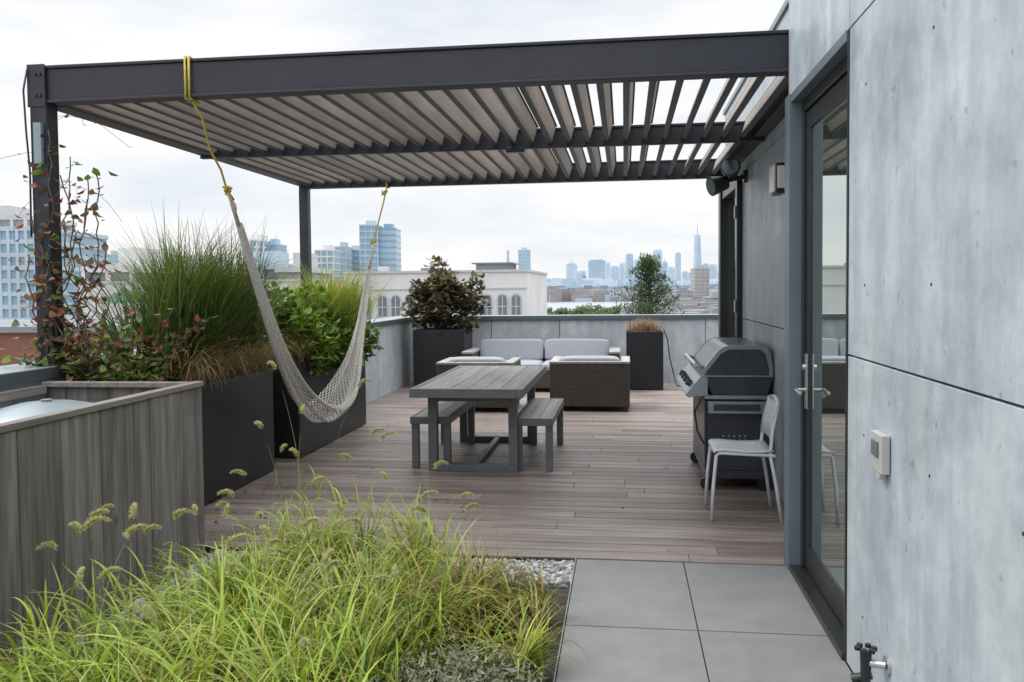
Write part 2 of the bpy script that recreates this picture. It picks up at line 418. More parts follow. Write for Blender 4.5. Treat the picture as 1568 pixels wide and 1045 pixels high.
n=36; vs=[];cx,cy=-3.06,4.15
for r,z in prof:
    for i in range(n): t=2*math.pi*i/n; vs.append((cx+r*math.cos(t),cy+r*math.sin(t),z+.04))
b.add(vs,[(j*n+i,j*n+(i+1)%n,(j+1)*n+(i+1)%n,(j+1)*n+i) for j in range(len(prof)-1) for i in range(n)],M_cap,None,True)
b.cyl((cx,cy,.965),(cx,cy,.985),.02,.03,M_cap,12); b.obj('metal_bin_with_lid')

# ------------------------------------------------------------------ furniture
def table():
    e=empty('outdoor_dining_table'); x0,x1,y0,y1=-1.735,-.81,6.70,8.83
    b=B(); n=6; w=(x1-x0-.10)/n
    for i in range(n): b.box(x0+.05+i*w+.003,x0+.05+(i+1)*w-.003,y0+.05,y1-.05,.715,.742,M_teak)
    b.obj('slatted_top',.002,e)
    b=B(); b.box(x0,x0+.049,y0,y1,.672,.745,M_tframe); b.box(x1-.049,x1,y0,y1,.672,.745,M_tframe)
    b.box(x0+.05,x1-.05,y0,y0+.049,.672,.745,M_tframe); b.box(x0+.05,x1-.05,y1-.049,y1,.672,.745,M_tframe)
    for yy in (7.03,8.42):
        for xx in (-1.66,-.97): b.box(xx,xx+.075,yy,yy+.075,.062,.671,M_tframe)
        b.box(-1.66,-.895,yy,yy+.075,0.002,.06,M_tframe); b.box(-1.584,-.971,yy+.01,yy+.065,.60,.670,M_tframe)
    b.box(-1.30,-1.25,7.106,8.419,.01,.055,M_tframe)
    b.obj('frame',.003,e)
table()
def bench(x0,x1,y0,y1):
    e=empty('outdoor_bench'); b=B(); n=3; w=(x1-x0-.06)/n
    for i in range(n): b.box(x0+.03+i*w+.002,x0+.03+(i+1)*w-.002,y0+.03,y1-.03,.425,.45,M_teak)
    b.obj('seat_slats',.002,e)
    b=B(); b.box(x0,x0+.029,y0,y1,.39,.453,M_tframe); b.box(x1-.029,x1,y0,y1,.39,.453,M_tframe)
    b.box(x0+.03,x1-.03,y0,y0+.029,.39,.453,M_tframe); b.box(x0+.03,x1-.03,y1-.029,y1,.39,.453,M_tframe)
    for yy in (y0+.03,y1-.10):
        for xx in (x0+.005,x1-.065): b.box(xx,xx+.06,yy,yy+.06,0.002,.389,M_tframe)
    b.obj('legs',.003,e)
bench(-1.84,-1.49,7.12,8.42); bench(-.93,-.60,7.08,8.42)

def loungechair(x0,x1,y0,y1,name='wicker_armchair'):
    e=empty(name); b=B(); h=.60; t=.10
    b.box(x0,x1,y0,y0+t,.06,h,M_wick); b.box(x0,x0+t,y0+t+.002,y1,.06,h,M_wick); b.box(x1-t,x1,y0+t+.002,y1,.06,h,M_wick)
    b.box(x0+t,x1-t,y0+t,y1-.02,.06,.30,M_wick)
    b.obj('woven_body',.012,e)
    b=B(); b.box(x0-.005,x1+.005,y0-.005,y0+t+.01,h+.002,h+.028,M_teak); b.box(x0-.005,x0+t+.005,y0+t+.012,y1,h+.002,h+.028,M_teak); b.box(x1-t-.005,x1+.005,y0+t+.012,y1,h+.002,h+.028,M_teak)
    for xx in (x0+.02,x1-.07):
        for yy in (y0+.02,y1-.07): b.box(xx,xx+.05,yy,yy+.05,0.002,.06,M_frame)
    b.obj('rails_and_feet',.003,e)
    b=B(); b.pillow(((x0+x1)/2,(y0+y1)/2+.05,.37),(x1-x0-2*t-.01,y1-y0-t-.03,.14),M_cush,.22)
    M=Matrix.Translation(((x0+x1)/2,y0+t+.11,.53))@Matrix.Rotation(math.radians(10),4,'X')
    b.pillow((0,0,0),(x1-x0-2*t-.04,.16,.30),M_cush,.35,M=M,ev=.3); b.obj('cushions',0,e)
loungechair(-.935,.065,10.62,11.5); loungechair(-2.35,-1.38,10.45,11.3)
def sofa():
    e=empty('outdoor_sofa'); x0,x1,y0,y1=-2.42,-.07,12.55,13.45; b=B()
    b.box(x0+.15,x1-.15,y0+.02,y1,.06,.30,M_wick); b.box(x0,x0+.148,y0,y1,.06,.575,M_wick); b.box(x1-.148,x1,y0,y1,.06,.575,M_wick); b.box(x0+.15,x1-.15,y1-.12,y1,.301,.60,M_wick); b.obj('woven_body',.012,e)
    b=B(); b.box(x0-.01,x0+.158,y0-.01,y1,.577,.607,M_teak); b.box(x1-.158,x1+.01,y0-.01,y1,.577,.607,M_teak); b.obj('arm_rails',.003,e)
    b=B(); m=(x0+x1)/2
    for a,c in ((x0+.15,m-.004),(m+.004,x1-.15)):
        b.pillow(((a+c)/2,y0+.4,.37),(c-a,.8,.15),M_cush,.2)
        M=Matrix.Translation(((a+c)/2,y0+.68,.58))@Matrix.Rotation(math.radians(-14+U(-2,2)),4,'X')@Matrix.Rotation(U(-.02,.02),4,'Y')
        b.pillow((0,0,0),(c-a-.01,.18,.34),M_cush,.4,M=M,ev=.22)
    b.obj('cushions',0,e)
sofa()

# chair
def chair():
    e=empty('metal_chair'); b=B(); r=.012
    xf,xb,y0,y1=.60,.98,5.70,6.08
    for yy,s in ((y0,-1),(y1,1)):
        b.tube([(xf-.035,yy+s*.02,.002),(xf-.02,yy+s*.012,.25),(xf,yy,.435),(xf+.02,yy,.452),(xb-.02,yy,.44),(xb,yy,.43)],r,M_white,8)
        b.tube([(xb+.035,yy+s*.02,.002),(xb+.0,yy+s*.01,.25),(xb-.035,yy,.44),(xb-.02,yy+s*-.005,.6),(xb+.015,yy-s*.02,.76),(xb+.02,yy-s*.05,.79)],r,M_white,8)
    b.tube([(xb+.02,y0+.05,.79),(xb+.025,(y0+y1)/2,.805),(xb+.02,y1-.05,.79)],r,M_white,8)
    b.obj('tube_frame',0,e)
    b=B(); n=14
    prof=[(.585,.452),(.60,.463),(.65,.466),(.78,.456),(.90,.458),(.965,.466)]
    vs=[]
    for j in range(9):
        v=-1+2*j/8
        for (x,z) in prof: vs.append((x,(y0+y1)/2+v*.205,z+.012*v*v))
    k=len(prof); vs2=[(x,y,z-.012) for x,y,z in vs]
    fs=[(j*k+i,j*k+i+1,(j+1)*k+i+1,(j+1)*k+i) for j in range(8) for i in range(k-1)]
    b.add(vs,fs,M_white,None,True); b.add(vs2,[f[::-1] for f in fs],M_white,None,True)
    prof=[(.950,.54),(.963,.64),(.985,.72),(1.0,.785)]
    vs=[]
    for j in range(9):
        v=-1+2*j/8
        for (x,z) in prof: vs.append((x-.012+.02*(1-v*v),(y0+y1)/2+v*(.19-.02*(z-.56)),z))
    k=len(prof); fs=[(j*k+i,j*k+i+1,(j+1)*k+i+1,(j+1)*k+i) for j in range(8) for i in range(k-1)]
    b.add(vs,fs,M_white,None,True)
    o=b.obj('seat_and_back',0,e); md=o.modifiers.new('s','SOLIDIFY'); md.thickness=.006
chair()

# grill
def grill():
    e=empty('gas_grill'); y0,y1=6.52,7.65
    b=B(); b.box(.62,1.08,y0+.02,y0+.05,.16,.70,M_grill); b.box(.62,1.08,y1-.05,y1-.02,.16,.70,M_grill); b.box(1.05,1.08,y0+.05,y1-.05,.16,.70,M_grill)
    b.box(.60,1.09,y0,y1,.10,.158,M_grill)
    for i in range(2): b.box(.60,.618,y0+.03+i*.54,y0+.56+i*.54,.17,.69,M_grill)
    for z in (.33,.36,.39,.42): 
        for k in range(5): b.cyl((.74+k*.04,y0+.021,z),(.74+k*.04,y0+.0185,z),.007,.007,M_chrome,8)
    b.box(.60,1.09,y0-.01,y1+.01,.702,.73,M_grills)
    b.obj('cart',.006,e)
    b=B(); prof=[(.66,.732),(1.06,.732),(1.10,.86),(.60,.86)]
    b.prism(prof,y0+.02,y1-.02,1,M_grill); 
    b.prism([(.455,.735),(.475,.715),(.62,.735),(.62,.865),(.565,.868)],y0-.02,y1+.02,1,M_grills)
    for k in range(4): 
        yy=y0+.2+k*.24; b.cyl((.51,yy,.80),(.475,yy,.815),.028,.024,M_grill,14)
    b.obj('firebox_and_controls',.004,e)
    b=B(); P=[(.575,.865),(.585,.91),(.64,.985),(.70,1.06),(.735,1.09),(.78,1.105),(1.02,1.105),(1.06,1.09),(1.085,1.05),(1.105,.93),(1.105,.865)]
    b.prism(P,y0+.03,y0+.075,1,M_grills,False); b.prism(P,y1-.075,y1-.03,1,M_lid)
    P2=[(x*.985+.012,z*.99+.008) for x,z in P]; b.prism(P2,y0+.076,y1-.076,1,M_lid,False)
    Q=[(.60,.88),(.62,.915),(.665,.97),(.72,1.04),(.78,1.075),(1.01,1.075),(1.05,1.04),(1.075,.93),(1.075,.88)]; b.prism(Q,y0+.022,y0+.0295,1,M_grill)
    b.tube([(.61,y0+.12,.93),(.535,y0+.12,.955),(.535,y0+.2,.955)],.011,M_chrome); b.tube([(.61,y1-.12,.93),(.535,y1-.12,.955),(.535,y1-.2,.955)],.011,M_chrome)
    b.cyl((.535,y0+.08,.955),(.535,y1-.08,.955),.016,.016,M_chrome,12)
    b.obj('lid',.006,e)
    b=B()
    for yy in (y0+.04,y1-.08):
        b.cyl((.62,yy,.05),(.62,yy+.03,.05),.05,.05,M_frame,18); b.cyl((1.05,yy,.05),(1.05,yy+.03,.05),.05,.05,M_frame,18)
        b.cyl((.62,yy+.015,.05),(.62,yy+.015,.10),.012,.012,M_chrome,8)
    b.obj('casters',0,e)
    b=B(); b.tube([(.58,y0+.05,.70),(.53,y0+.06,.6),(.55,y0+.07,.45),(.60,y0+.05,.35)],.008,M_frame,6); b.box(.62,1.04,y0-.05,y0-.02,.60,.69,M_grills); b.box(.66,1.0,y0-.054,y0-.0505,.62,.67,M_grill); b.obj('folded_side_shelf',.004,e)
grill()

# hammock
def hammock():
    e=empty('rope_hammock'); b=B()
    P=[(5.51,2.0),(5.9,1.42),(6.25,.97),(6.65,.60),(7.08,.40),(7.5,.46),(7.85,.72),(8.1,1.05),(8.32,1.42),(8.52,1.80)]
    def cr(t):
        n=len(P)-1; s=min(max(t*n,0),n-1e-6); i=int(s); f=s-i
        g=lambda k:Vector(P[min(max(k,0),n)])
        p0,p1,p2,p3=g(i-1),g(i),g(i+1),g(i+2)
        return .5*((2*p1)+(-p0+p2)*f+(2*p0-5*p1+4*p2-p3)*f*f+(-p0+3*p1-3*p2+p3)*f**3)
    N=38; S=96
    for k in range(N):
        u=-1+2*k/(N-1); pts=[]; ph=U(0,6)
        for i in range(S+1):
            t=i/S; q=cr(t); s=math.sin(math.pi*t); w=.018+.035*s+.10*s**6
            du=(1 if (i%2)==(k%2) else -1)*.9/N
            uu=u+du; fold=.022*math.sin(u*9+3*t)*s
            ang=uu*1.3
            pts.append((-2.6+w*math.sin(ang)*1.1+fold, q[0]+((i+k)%2)*.004, q[1]+w*(1-math.cos(ang))*1.5+fold*.6))
        b.tube(pts,.0052,M_cord,4)
    b.obj('netting',0,e)
    b=B()
    b.tube([(-2.6,5.51,2.0),(-2.6,5.42,2.13),(-2.605,5.36,2.23)],[.016,.014,.009],M_cord,8)
    b.tube([(-2.6,8.5,1.78),(-2.6,8.6,1.95),(-2.6,8.66,2.05)],[.018,.014,.009],M_cord,8)
    b.obj('end_cords',0,e)
    b=B()
    for dx in (-.012,.012):
        b.tube([(-2.6+dx,4.862,2.71),(-2.6+dx,4.862,2.965)],.007,M_rope); b.tube([(-2.6+dx,4.862,2.963),(-2.6+dx,4.98,2.963)],.007,M_rope)
        b.tube([(-2.6+dx,4.862,2.715),(-2.6+dx,4.98,2.712)],.007,M_rope)
    b.tube([(-2.6,4.92,2.71),(-2.58,5.0,2.62),(-2.61,5.15,2.45),(-2.59,5.25,2.34),(-2.605,5.36,2.22),(-2.57,5.38,2.16),(-2.63,5.39,2.2),(-2.6,5.36,2.24)],.008,M_rope)
    for k in range(5): a=k*1.3; b.tube([(-2.6+.025*math.cos(a),5.34+.02*math.sin(a),2.24),(-2.6-.02*math.cos(a),5.36,2.215),(-2.6+.028*math.sin(a),5.37,2.23+.02*math.cos(a))],.008,M_rope)
    b.tube([(-2.6,5.36,2.2),(-2.56,5.39,2.12),(-2.565,5.40,2.03)],.006,M_rope)
    b.tube([(-2.6,9.21,2.72),(-2.6,9.05,2.5),(-2.6,8.85,2.28),(-2.6,8.66,2.05),(-2.59,8.6,1.93)],.009,M_rope)
    for (yy,zz) in ((9.1,2.62),(8.66,2.06)):
        for k in range(4): a=k*1.5; b.tube([(-2.6+.03*math.cos(a),yy,zz),(-2.6-.02,yy-.02,zz-.03),(-2.6+.03*math.sin(a),yy+.02,zz+.02)],.009,M_rope)
    b.tube([(-2.612,9.21,2.69),(-2.612,9.21,2.905),(-2.612,9.33,2.905),(-2.612,9.33,2.69),(-2.612,9.21,2.69)],.008,M_rope)
    b.obj('straps',0,e)
hammock()

b=B(); b.tube([(.60,13.2,.9),(.66,13.3,.75),(.70,13.4,.45),(.76,13.45,.2),(.80,13.4,.02),(1.0,13.2,.012),(1.4,13.1,.012)],.009,M_frame); b.obj('power_cable')

# ------------------------------------------------------------------ foliage
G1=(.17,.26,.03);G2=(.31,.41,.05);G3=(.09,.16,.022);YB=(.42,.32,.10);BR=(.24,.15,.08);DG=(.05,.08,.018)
def bed():
    f=F()
    cl=[(U(-2.38,-.38),U(2.1,4.60)) for _ in range(290)]
    for (cx,cy) in cl:
        if cy>4.38 and (cx>-.85 or cx<-1.75 or R()<.3): continue
        if cy>4.05 and cx<-1.9: continue
        if cx<-2.08 and cy>2.95: continue
        if math.hypot((cx+.62)/.30,(cy-2.85)/.36)<1: continue
        if math.hypot((cx+1.45)/.18,(cy-3.72)/.18)<1: continue
        hump=math.exp(-((cx+1.25)/.62)**2)
        h=U(.25,.38)+.20*hump*R(); w0=U(.006,.012)
        if cx>-.7: h*=.8
        rb=(cx>-1.05 and cy>3.3)
        dir0=U(0,6.28); cv=U(.6,1.3); n=int(U(28,48)); yel=U(0,1); dry=R()<.12
        for k in range(n):
            a=U(0,6.28); r=abs(random.gauss(0,.045)); bx=cx+r*math.cos(a); by=cy+r*math.sin(a)
            if bx>-.31 or bx<-2.45 or by>4.78: continue
            aa=a if R()<.3 else dir0+U(-.8,.8)
            q=R()*.8+.2*yel; c=G1 if q<.35 else (G2 if q<.85 else (.38,.45,.08))
            if q<.08: c=G3
            if (rb or dry) and R()<.45: c=YB if R()<.6 else BR
            elif R()<.07: c=YB
            c=tuple(v*cv for v in c)
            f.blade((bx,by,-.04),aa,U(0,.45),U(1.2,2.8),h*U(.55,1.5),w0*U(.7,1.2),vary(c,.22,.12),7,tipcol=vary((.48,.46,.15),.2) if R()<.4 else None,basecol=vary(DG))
    for k in range(800):
        bx=U(-2.40,-.9);by=U(1.9,3.7)
        if bx>-1.5 and R()<.5: continue
        if bx<-2.15 and by>3.0: continue
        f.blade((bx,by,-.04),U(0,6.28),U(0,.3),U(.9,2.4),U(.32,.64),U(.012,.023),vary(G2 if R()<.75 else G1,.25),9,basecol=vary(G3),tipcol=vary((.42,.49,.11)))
    f.obj('meadow_grass')
bed()
def seedheads():
    f=F()
    L0=[(-2.28,3.05,.60,.5),(-2.32,3.25,.55,1.2),(-2.1,2.75,.66,.2),(-1.55,2.75,.62,.1),(-1.4,2.6,.62,-.5),(-1.7,4.1,.78,2.6),(-1.62,4.3,.95,.9),(-1.66,4.25,1.05,2.5),(-1.45,4.2,.72,.3),(-1.9,4.3,.62,1.5),(-1.3,4.35,.6,3.0),(-2.0,3.2,.58,.3),(-1.15,2.8,.5,1.0),(-1.8,2.5,.68,.8),(-.95,3.0,.45,2.0),(-2.15,3.3,.5,.1),(-1.5,3.6,.6,1.2),(-1.75,3.3,.55,2.2),(-1.62,4.0,.85,1.8),(-1.55,4.4,.7,.6),(-1.0,2.5,.6,1.5),(-1.25,2.7,.66,.9),(-1.9,2.9,.6,2.8),(-1.35,3.2,.5,2.4),(-1.1,3.9,.5,.5),(-1.65,2.6,.7,2.0)]
    for k in range(34): L0.append((U(-2.2,-.7),U(2.6,4.4),U(.38,.62),U(0,6.28)))
    for (x,y,h,az) in L0:
        tip=f.blade((x,y,0),az,0.02,.5,h,.004,(.20,.26,.07),8)
        p=Vector(tip); n=60; ln=U(.06,.11)
        for i in range(n):
            t=i/n; th=.5+1.6*t; p=p+Vector((math.sin(th)*math.cos(az),math.sin(th)*math.sin(az),math.cos(th)))*(ln/n)
            for k in range(6):
                dd=Vector((U(-1,1),U(-1,1),U(-1,1))).normalized()
                f.leaf(p,.016*(1-.6*t)+.004,vary((.45,.45,.21),.2),.16,dd+Vector((math.sin(th)*math.cos(az),math.sin(th)*math.sin(az),math.cos(th)))*.5)
        for j in range(3): f.blade((x,y,h*U(.2,.6)),U(0,6.28),.3,U(1.2,2),U(.15,.28),.010,vary(G2),6)
    for k in range(90):
        x=U(-2.0,-.6);y=U(2.6,4.4); f.blade((x,y,0),U(0,6.28),.05,U(.4,1.4),U(.42,.66),.0035,vary((.38,.34,.16)),7)
    f.obj('foxtail_seedheads')
seedheads()
def lowherb(name,cx,cy,rx,ry,n,col,h):
    f=F()
    for k in range(n):
        a=U(0,6.28);r=math.sqrt(R()); x=cx+rx*r*math.cos(a);y=cy+ry*r*math.sin(a)
        if x>-.3: x=-.3-R()*.05
        if x<-2.45: continue
        hh=h*U(.5,1)*(1-.5*r*r); px=U(-.2,.2);py=U(-.2,.2)
        for j in range(9):
            t=j/8; f.leaf((x+px*t*hh,y+py*t*hh,hh*t-.03),U(.018,.035),vary(col,.3),.28)
    f.obj(name)
lowherb('lavender_plant',-.62,2.95,.33,.38,680,(.25,.26,.18),.30)
lowherb('lavender_plant',-1.45,3.75,.22,.22,260,(.20,.25,.19),.36)
lowherb('sedum_plant',-1.95,4.3,.3,.2,220,(.15,.21,.06),.2)
lowherb('sedum_plant',-.70,4.25,.32,.2,240,(.20,.17,.09),.18)
def gravel():
    b=B(); t=(1+5**.5)/2
    V0=[(-1,t,0),(1,t,0),(-1,-t,0),(1,-t,0),(0,-1,t),(0,1,t),(0,-1,-t),(0,1,-t),(t,0,-1),(t,0,1),(-t,0,-1),(-t,0,1)]
    F0=[(0,11,5),(0,5,1),(0,1,7),(0,7,10),(0,10,11),(1,5,9),(5,11,4),(11,10,2),(10,7,6),(7,1,8),(3,9,4),(3,4,2),(3,2,6),(3,6,8),(3,8,9),(4,9,5),(2,4,11),(6,2,10),(8,6,7),(9,8,1)]
    m,nt,bb=newmat('pebbles'); L(nt,ramp(nt,islandrand(nt),[(0,(.13,.13,.14)),(.5,(.33,.33,.34)),(1,(.6,.59,.57))]),bb.inputs['Base Color']); bb.inputs['Roughness'].default_value=.7
    def st(x,y):
        r=U(.010,.021); M=Matrix.Translation((x,y,-.035+U(0,.02)))@Matrix.Rotation(U(0,6),4,'Z')@Matrix.Rotation(U(-.5,.5),4,'X')@Matrix.Diagonal((r*.6,r*.45,r*.35,1))
        b.add(V0,F0,m,M,True)
    for k in range(4000): st(U(-2.46,-2.02),U(2.8,4.8))
    for k in range(4600): st(U(-2.46,-.29),U(4.46,4.81))
    b.box(-2.47,-2.0,2.6,4.812,-.044,-.034,M_capd); b.box(-1.999,-.287,4.44,4.812,-.044,-.034,M_capd); b.obj('gravel_strip')
gravel()

def fountain():
    f=F()
    for tuft in range(64):
        tx=min(max(-3.24+random.gauss(0,.10),-3.44),-3.05); ty=6.2+random.gauss(0,.27)
        ta=U(0,6.28); tl=U(.02,.28); hh=U(.8,1.30); cv=U(.65,1.25); th1=U(.6,1.7)
        for k in range(62):
            a=ta+random.gauss(0,.9); h=hh*U(.7,1.12)
            c=vary(tuple(v*cv for v in (( .07,.13,.028) if R()<.6 else (.12,.19,.04))),.25)
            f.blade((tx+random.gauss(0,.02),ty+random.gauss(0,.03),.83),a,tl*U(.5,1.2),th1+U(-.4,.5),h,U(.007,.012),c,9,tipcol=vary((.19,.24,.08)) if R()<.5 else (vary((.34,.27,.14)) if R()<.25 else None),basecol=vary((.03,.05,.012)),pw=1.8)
    for k in range(560):
        f.blade((-3.05+U(-.1,.03),U(5.5,6.9),.85),U(-1.6,1.6),U(.2,.6),U(1.8,3.0),U(.3,.75),.007,vary((.34,.25,.14)),7)
    for k in range(80):
        f.blade((-3.24+U(-.2,.2),6.2+U(-.5,.5),.85),U(0,6.28),U(0,.25),U(.5,1.5),U(1.15,1.42),.005,vary((.33,.30,.15)),8)
    f.obj('fountain_grass')
fountain()

def shrub(name,base,clumps,nleaf,size,cols,asp=.5,trunkr=.02,mat=None):
    e=empty(name); f=F(); b=B(); base=Vector(base)
    for (cx,cy,cz,r,w) in clumps:
        c=Vector((cx,cy,cz)); mid=(base*.5+c*.5)+Vector((U(-.08,.08),U(-.08,.08),U(-.03,.1)))
        b.tube([base+Vector((U(-.06,.06),U(-.06,.06),0)),mid,c],[trunkr,trunkr*.6,trunkr*.3],M_bark,5)
        for k in range(6):
            q=c+Vector((U(-1,1),U(-1,1),U(-.7,1))).normalized()*r*U(.6,1.05); b.tube([c,(c+q)/2+Vector((0,0,.02)),q],[trunkr*.3,trunkr*.2,trunkr*.08],M_bark,4)
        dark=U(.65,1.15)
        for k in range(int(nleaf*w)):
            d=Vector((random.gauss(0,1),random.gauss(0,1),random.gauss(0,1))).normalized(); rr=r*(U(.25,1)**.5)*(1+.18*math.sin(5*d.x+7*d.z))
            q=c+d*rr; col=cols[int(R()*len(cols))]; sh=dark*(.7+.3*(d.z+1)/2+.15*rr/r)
            f.leaf(q,size*U(.6,1.3),vary(tuple(v*sh for v in col),.25),asp,d*.6+Vector((U(-1,1),U(-1,1),U(-1,.5))))
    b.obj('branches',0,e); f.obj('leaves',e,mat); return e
cl=[(-3.2,7.7,1.15,.26,1),(-3.1,8.0,1.05,.28,1),(-3.25,8.35,1.3,.3,1),(-3.05,8.5,1.08,.26,1),(-3.1,8.9,1.12,.28,1),(-3.3,9.1,1.25,.25,1),(-2.95,7.8,.98,.2,.7),(-2.9,9.15,1.0,.18,.6),(-3.3,7.6,1.4,.2,.6),(-2.85,8.4,.92,.18,.6)]
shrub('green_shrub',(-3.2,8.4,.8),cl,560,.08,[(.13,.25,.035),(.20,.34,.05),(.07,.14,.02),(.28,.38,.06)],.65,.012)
f=F()
for k in range(1700):
    f.blade((-3.2+random.gauss(0,.10),9.0+random.gauss(0,.28),.85),U(0,6.28),U(0,.3),U(.6,1.7),U(.65,1.15),.010,vary((.27,.34,.05),.25),6,tipcol=vary((.40,.44,.10)))
for k in range(250):
    f.blade((-3.0+U(-.2,.05),U(7.5,8.3),.85),U(-1.5,1.5),U(.1,.5),U(1.2,2.6),U(.3,.6),.005,vary((.24,.16,.08)),6)
f.obj('ornamental_grass')
cl=[]
for k in range(19):
    a=U(0,6.28); r=U(.1,.50); cl.append((-2.87+r*math.cos(a),13.3+r*.6*math.sin(a),U(1.15,1.85)*(1-.12*r),U(.14,.24),1))
cl+= [(-2.95,13.3,1.93,.12,.5),(-2.3,13.25,1.35,.16,.7),(-3.4,13.3,1.3,.15,.6),(-2.35,13.3,1.65,.12,.5),(-2.87,13.3,1.02,.3,1)]
shrub('potted_hydrangea',(-2.87,13.3,.85),cl,150,.10,[(.11,.095,.055),(.10,.12,.05),(.19,.145,.10),(.28,.23,.17),(.05,.065,.028)],.7,.016)
f=F()
for k in range(700): f.blade((.30+random.gauss(0,.1),13.2+random.gauss(0,.1),.82),U(0,6.28),U(0,.4),U(.6,1.6),U(.15,.32),.006,vary((.28,.18,.12),.3),5)
f.obj('dried_potted_grass')
def evergreen(x,y,z0,h,rad,name='evergreen_tree'):
    e=empty(name); b=B(); b.tube([(x,y,z0-2),(x+.03,y,z0+h*.5),(x,y,z0+h)],[.07,.045,.012],M_bark,6); f=F()
    for k in range(78):
        t=(k/78)**.9; z=z0+h*t*.95; r=rad*(1-t)**.75*U(.4,1.3)+.07; a=k*2.4+U(-.3,.3)
        tip=Vector((x+r*math.cos(a),y+r*math.sin(a),z+U(.05,.42)*r/rad+.05)); o=Vector((x,y,z)); b.tube([o,tip],[.014,.005],M_bark,4)
        for j in range(78):
            s=U(.2,1.05); q=o.lerp(tip,s)+Vector((U(-1,1),U(-1,1),U(-1,1)))*.11*(1.2-s*.6)
            f.leaf(q,U(.05,.085),vary((.055,.10,.045) if R()<.6 else (.10,.155,.065),.3),.33,(tip-o).normalized()+Vector((U(-1,1),U(-1,1),U(-.6,1))))
    b.obj('trunk',0,e); f.obj('needles',e)
evergreen(.45,15.8,.25,1.85,.88)
def vine():
    e=empty('climbing_vine'); b=B(); f=F()
    cols=[(.26,.07,.05),(.15,.05,.04),(.11,.18,.04),(.18,.13,.07),(.28,.16,.08)]
    for s in range(15):
        pts=[];x=-3.56+U(-.05,.22);y=4.9+U(-.08,.12); top=U(1.5,2.7)
        z=.95
        while z<top:
            pts.append((x,y,z)); x+=U(-.05,.055)*(1.3 if z<1.6 else .7); y+=U(-.03,.03); z+=.07; x=max(-3.64,min(-3.2,x))
            if z>1.9: x=min(x,-3.36)
        if len(pts)<3: continue
        b.tube(pts,.0045,M_bark,4)
        for p in pts:
            for k in range(3 if p[2]<1.8 else 2):
                if R()<.2: continue
                c=cols[int(R()*len(cols))] if p[2]<2.2 else (.13,.22,.04) if R()<.5 else cols[int(R()*2)]
                q=Vector(p)+Vector((U(-.08,.10),U(-.06,.06),U(-.05,.05))); f.leaf(q,U(.035,.075),vary(c,.3),.75)
    for s in range(14):
        p=Vector((-3.5,4.9,U(1.2,2.65))); a=U(-3.14,3.14)
        pts=[p]; d=Vector((math.cos(a),math.sin(a)*.4,U(-.1,.6)))*.045
        for k in range(8): p=p+d; d=d+Vector((U(-.02,.02),U(-.02,.02),U(-.018,-.002))); pts.append(p)
        b.tube(pts,.0015,M_bark,3)
        for q in pts[2::3]: f.leaf(q,.035,vary(cols[int(R()*5)]),.7)
    for k in range(1500):
        x=U(-3.75,-3.05); y=U(4.75,5.7); z=.93+abs(random.gauss(0,.17)); 
        f.leaf((x,y,z),U(.04,.08),vary(cols[int(R()*5)] if R()<.4 else ((.09,.15,.04) if R()<.6 else (.18,.26,.06)),.3),.65)
    for k in range(26):
        p=Vector((U(-3.75,-3.05),U(4.8,5.6),.9)); pts=[p]; d=Vector((U(-.04,.04),U(-.03,.03),U(.05,.085)))
        for j in range(9): p=p+d; d=d+Vector((U(-.012,.012),U(-.012,.012),-.006)); pts.append(p); f.leaf(p,U(.04,.07),vary(cols[int(R()*5)],.3),.6)
        b.tube(pts,.003,M_bark,4)
    b.obj('stems',0,e); f.obj('leaves',e)
vine()
f=F()
for k in range(70):
    x=U(-2.95,1.0); y=U(4.95,11) if R()<.5 else U(4.9,6.5)
    if R()<.6: x=-2.95+abs(random.gauss(0,.35))
    f.leaf((x,y,.006),U(.02,.045),vary(random.choice([(.22,.14,.07),(.10,.06,.04),(.28,.22,.09)]),.3),.5,Vector((U(-1,1),U(-1,1),.05)))
f.obj('fallen_leaves')

# ------------------------------------------------------------------ city
def flat(name,c,rough=.8,sx=2): return simple(name,c,rough,0,sx,.1,0)
psi=math.atan(172/1300); CS,SN=math.cos(psi),math.sin(psi)
def loc(t,dist):
    return Vector((t*dist*CS-dist*SN, t*dist*SN+dist*CS))
ROT=Matrix.Rotation(psi,4,'Z')
M_haze=[flat('haze_stone_%d'%i,c,.9,.01) for i,c in enumerate(((.48,.57,.66),(.42,.52,.62),(.54,.62,.69),(.37,.47,.58)))]  # aerial haze painted into the pale blue base colours, no volume
M_brown=[flat('low_city_%d'%i,c,.9,.05) for i,c in enumerate(((.28,.27,.28),(.33,.32,.33),(.25,.27,.31),(.38,.38,.39),(.28,.25,.25)))]  # brown-greys lightened so the base colour carries the distance haze
M_gl=flat('tower_glass',(.22,.35,.45),.25,.1); M_gl2=flat('tower_glass_pale',(.32,.44,.53),.3,.1); M_slab=flat('tower_slab',(.40,.48,.54),.8,.1)
M_cream=flat('cream_stucco',(.58,.58,.58),.85,.3); M_cream2=flat('cream_side',(.46,.46,.47),.85,.3); M_roof=flat('roofing',(.20,.21,.23),.9,.3); M_win=flat('window_dark',(.14,.16,.19),.3,.3)
M_brick=flat('brick_red',(.20,.085,.06),.9,2)
m,nt,bb=newmat('city_ground'); v=coords(nt); L(nt,ramp(nt,noise(nt,v,.02),[(.35,(.16,.17,.15)),(.6,(.30,.30,.30))]),bb.inputs['Base Color']); M_gr=m
m,nt,bb=newmat('river_water'); v=coords(nt); bb.inputs['Base Color'].default_value=(.30,.36,.42,1); bb.inputs['Roughness'].default_value=.25; bump(nt,bb,noise(nt,v,.2),.2,.5); M_wat=m
b=B(); b.add([(-16000,-3000,CZ),(16000,-3000,CZ),(16000,16000,CZ),(-16000,16000,CZ)],[(0,1,2,3)],M_gr); b.obj('ground')
b=B(); P=[]
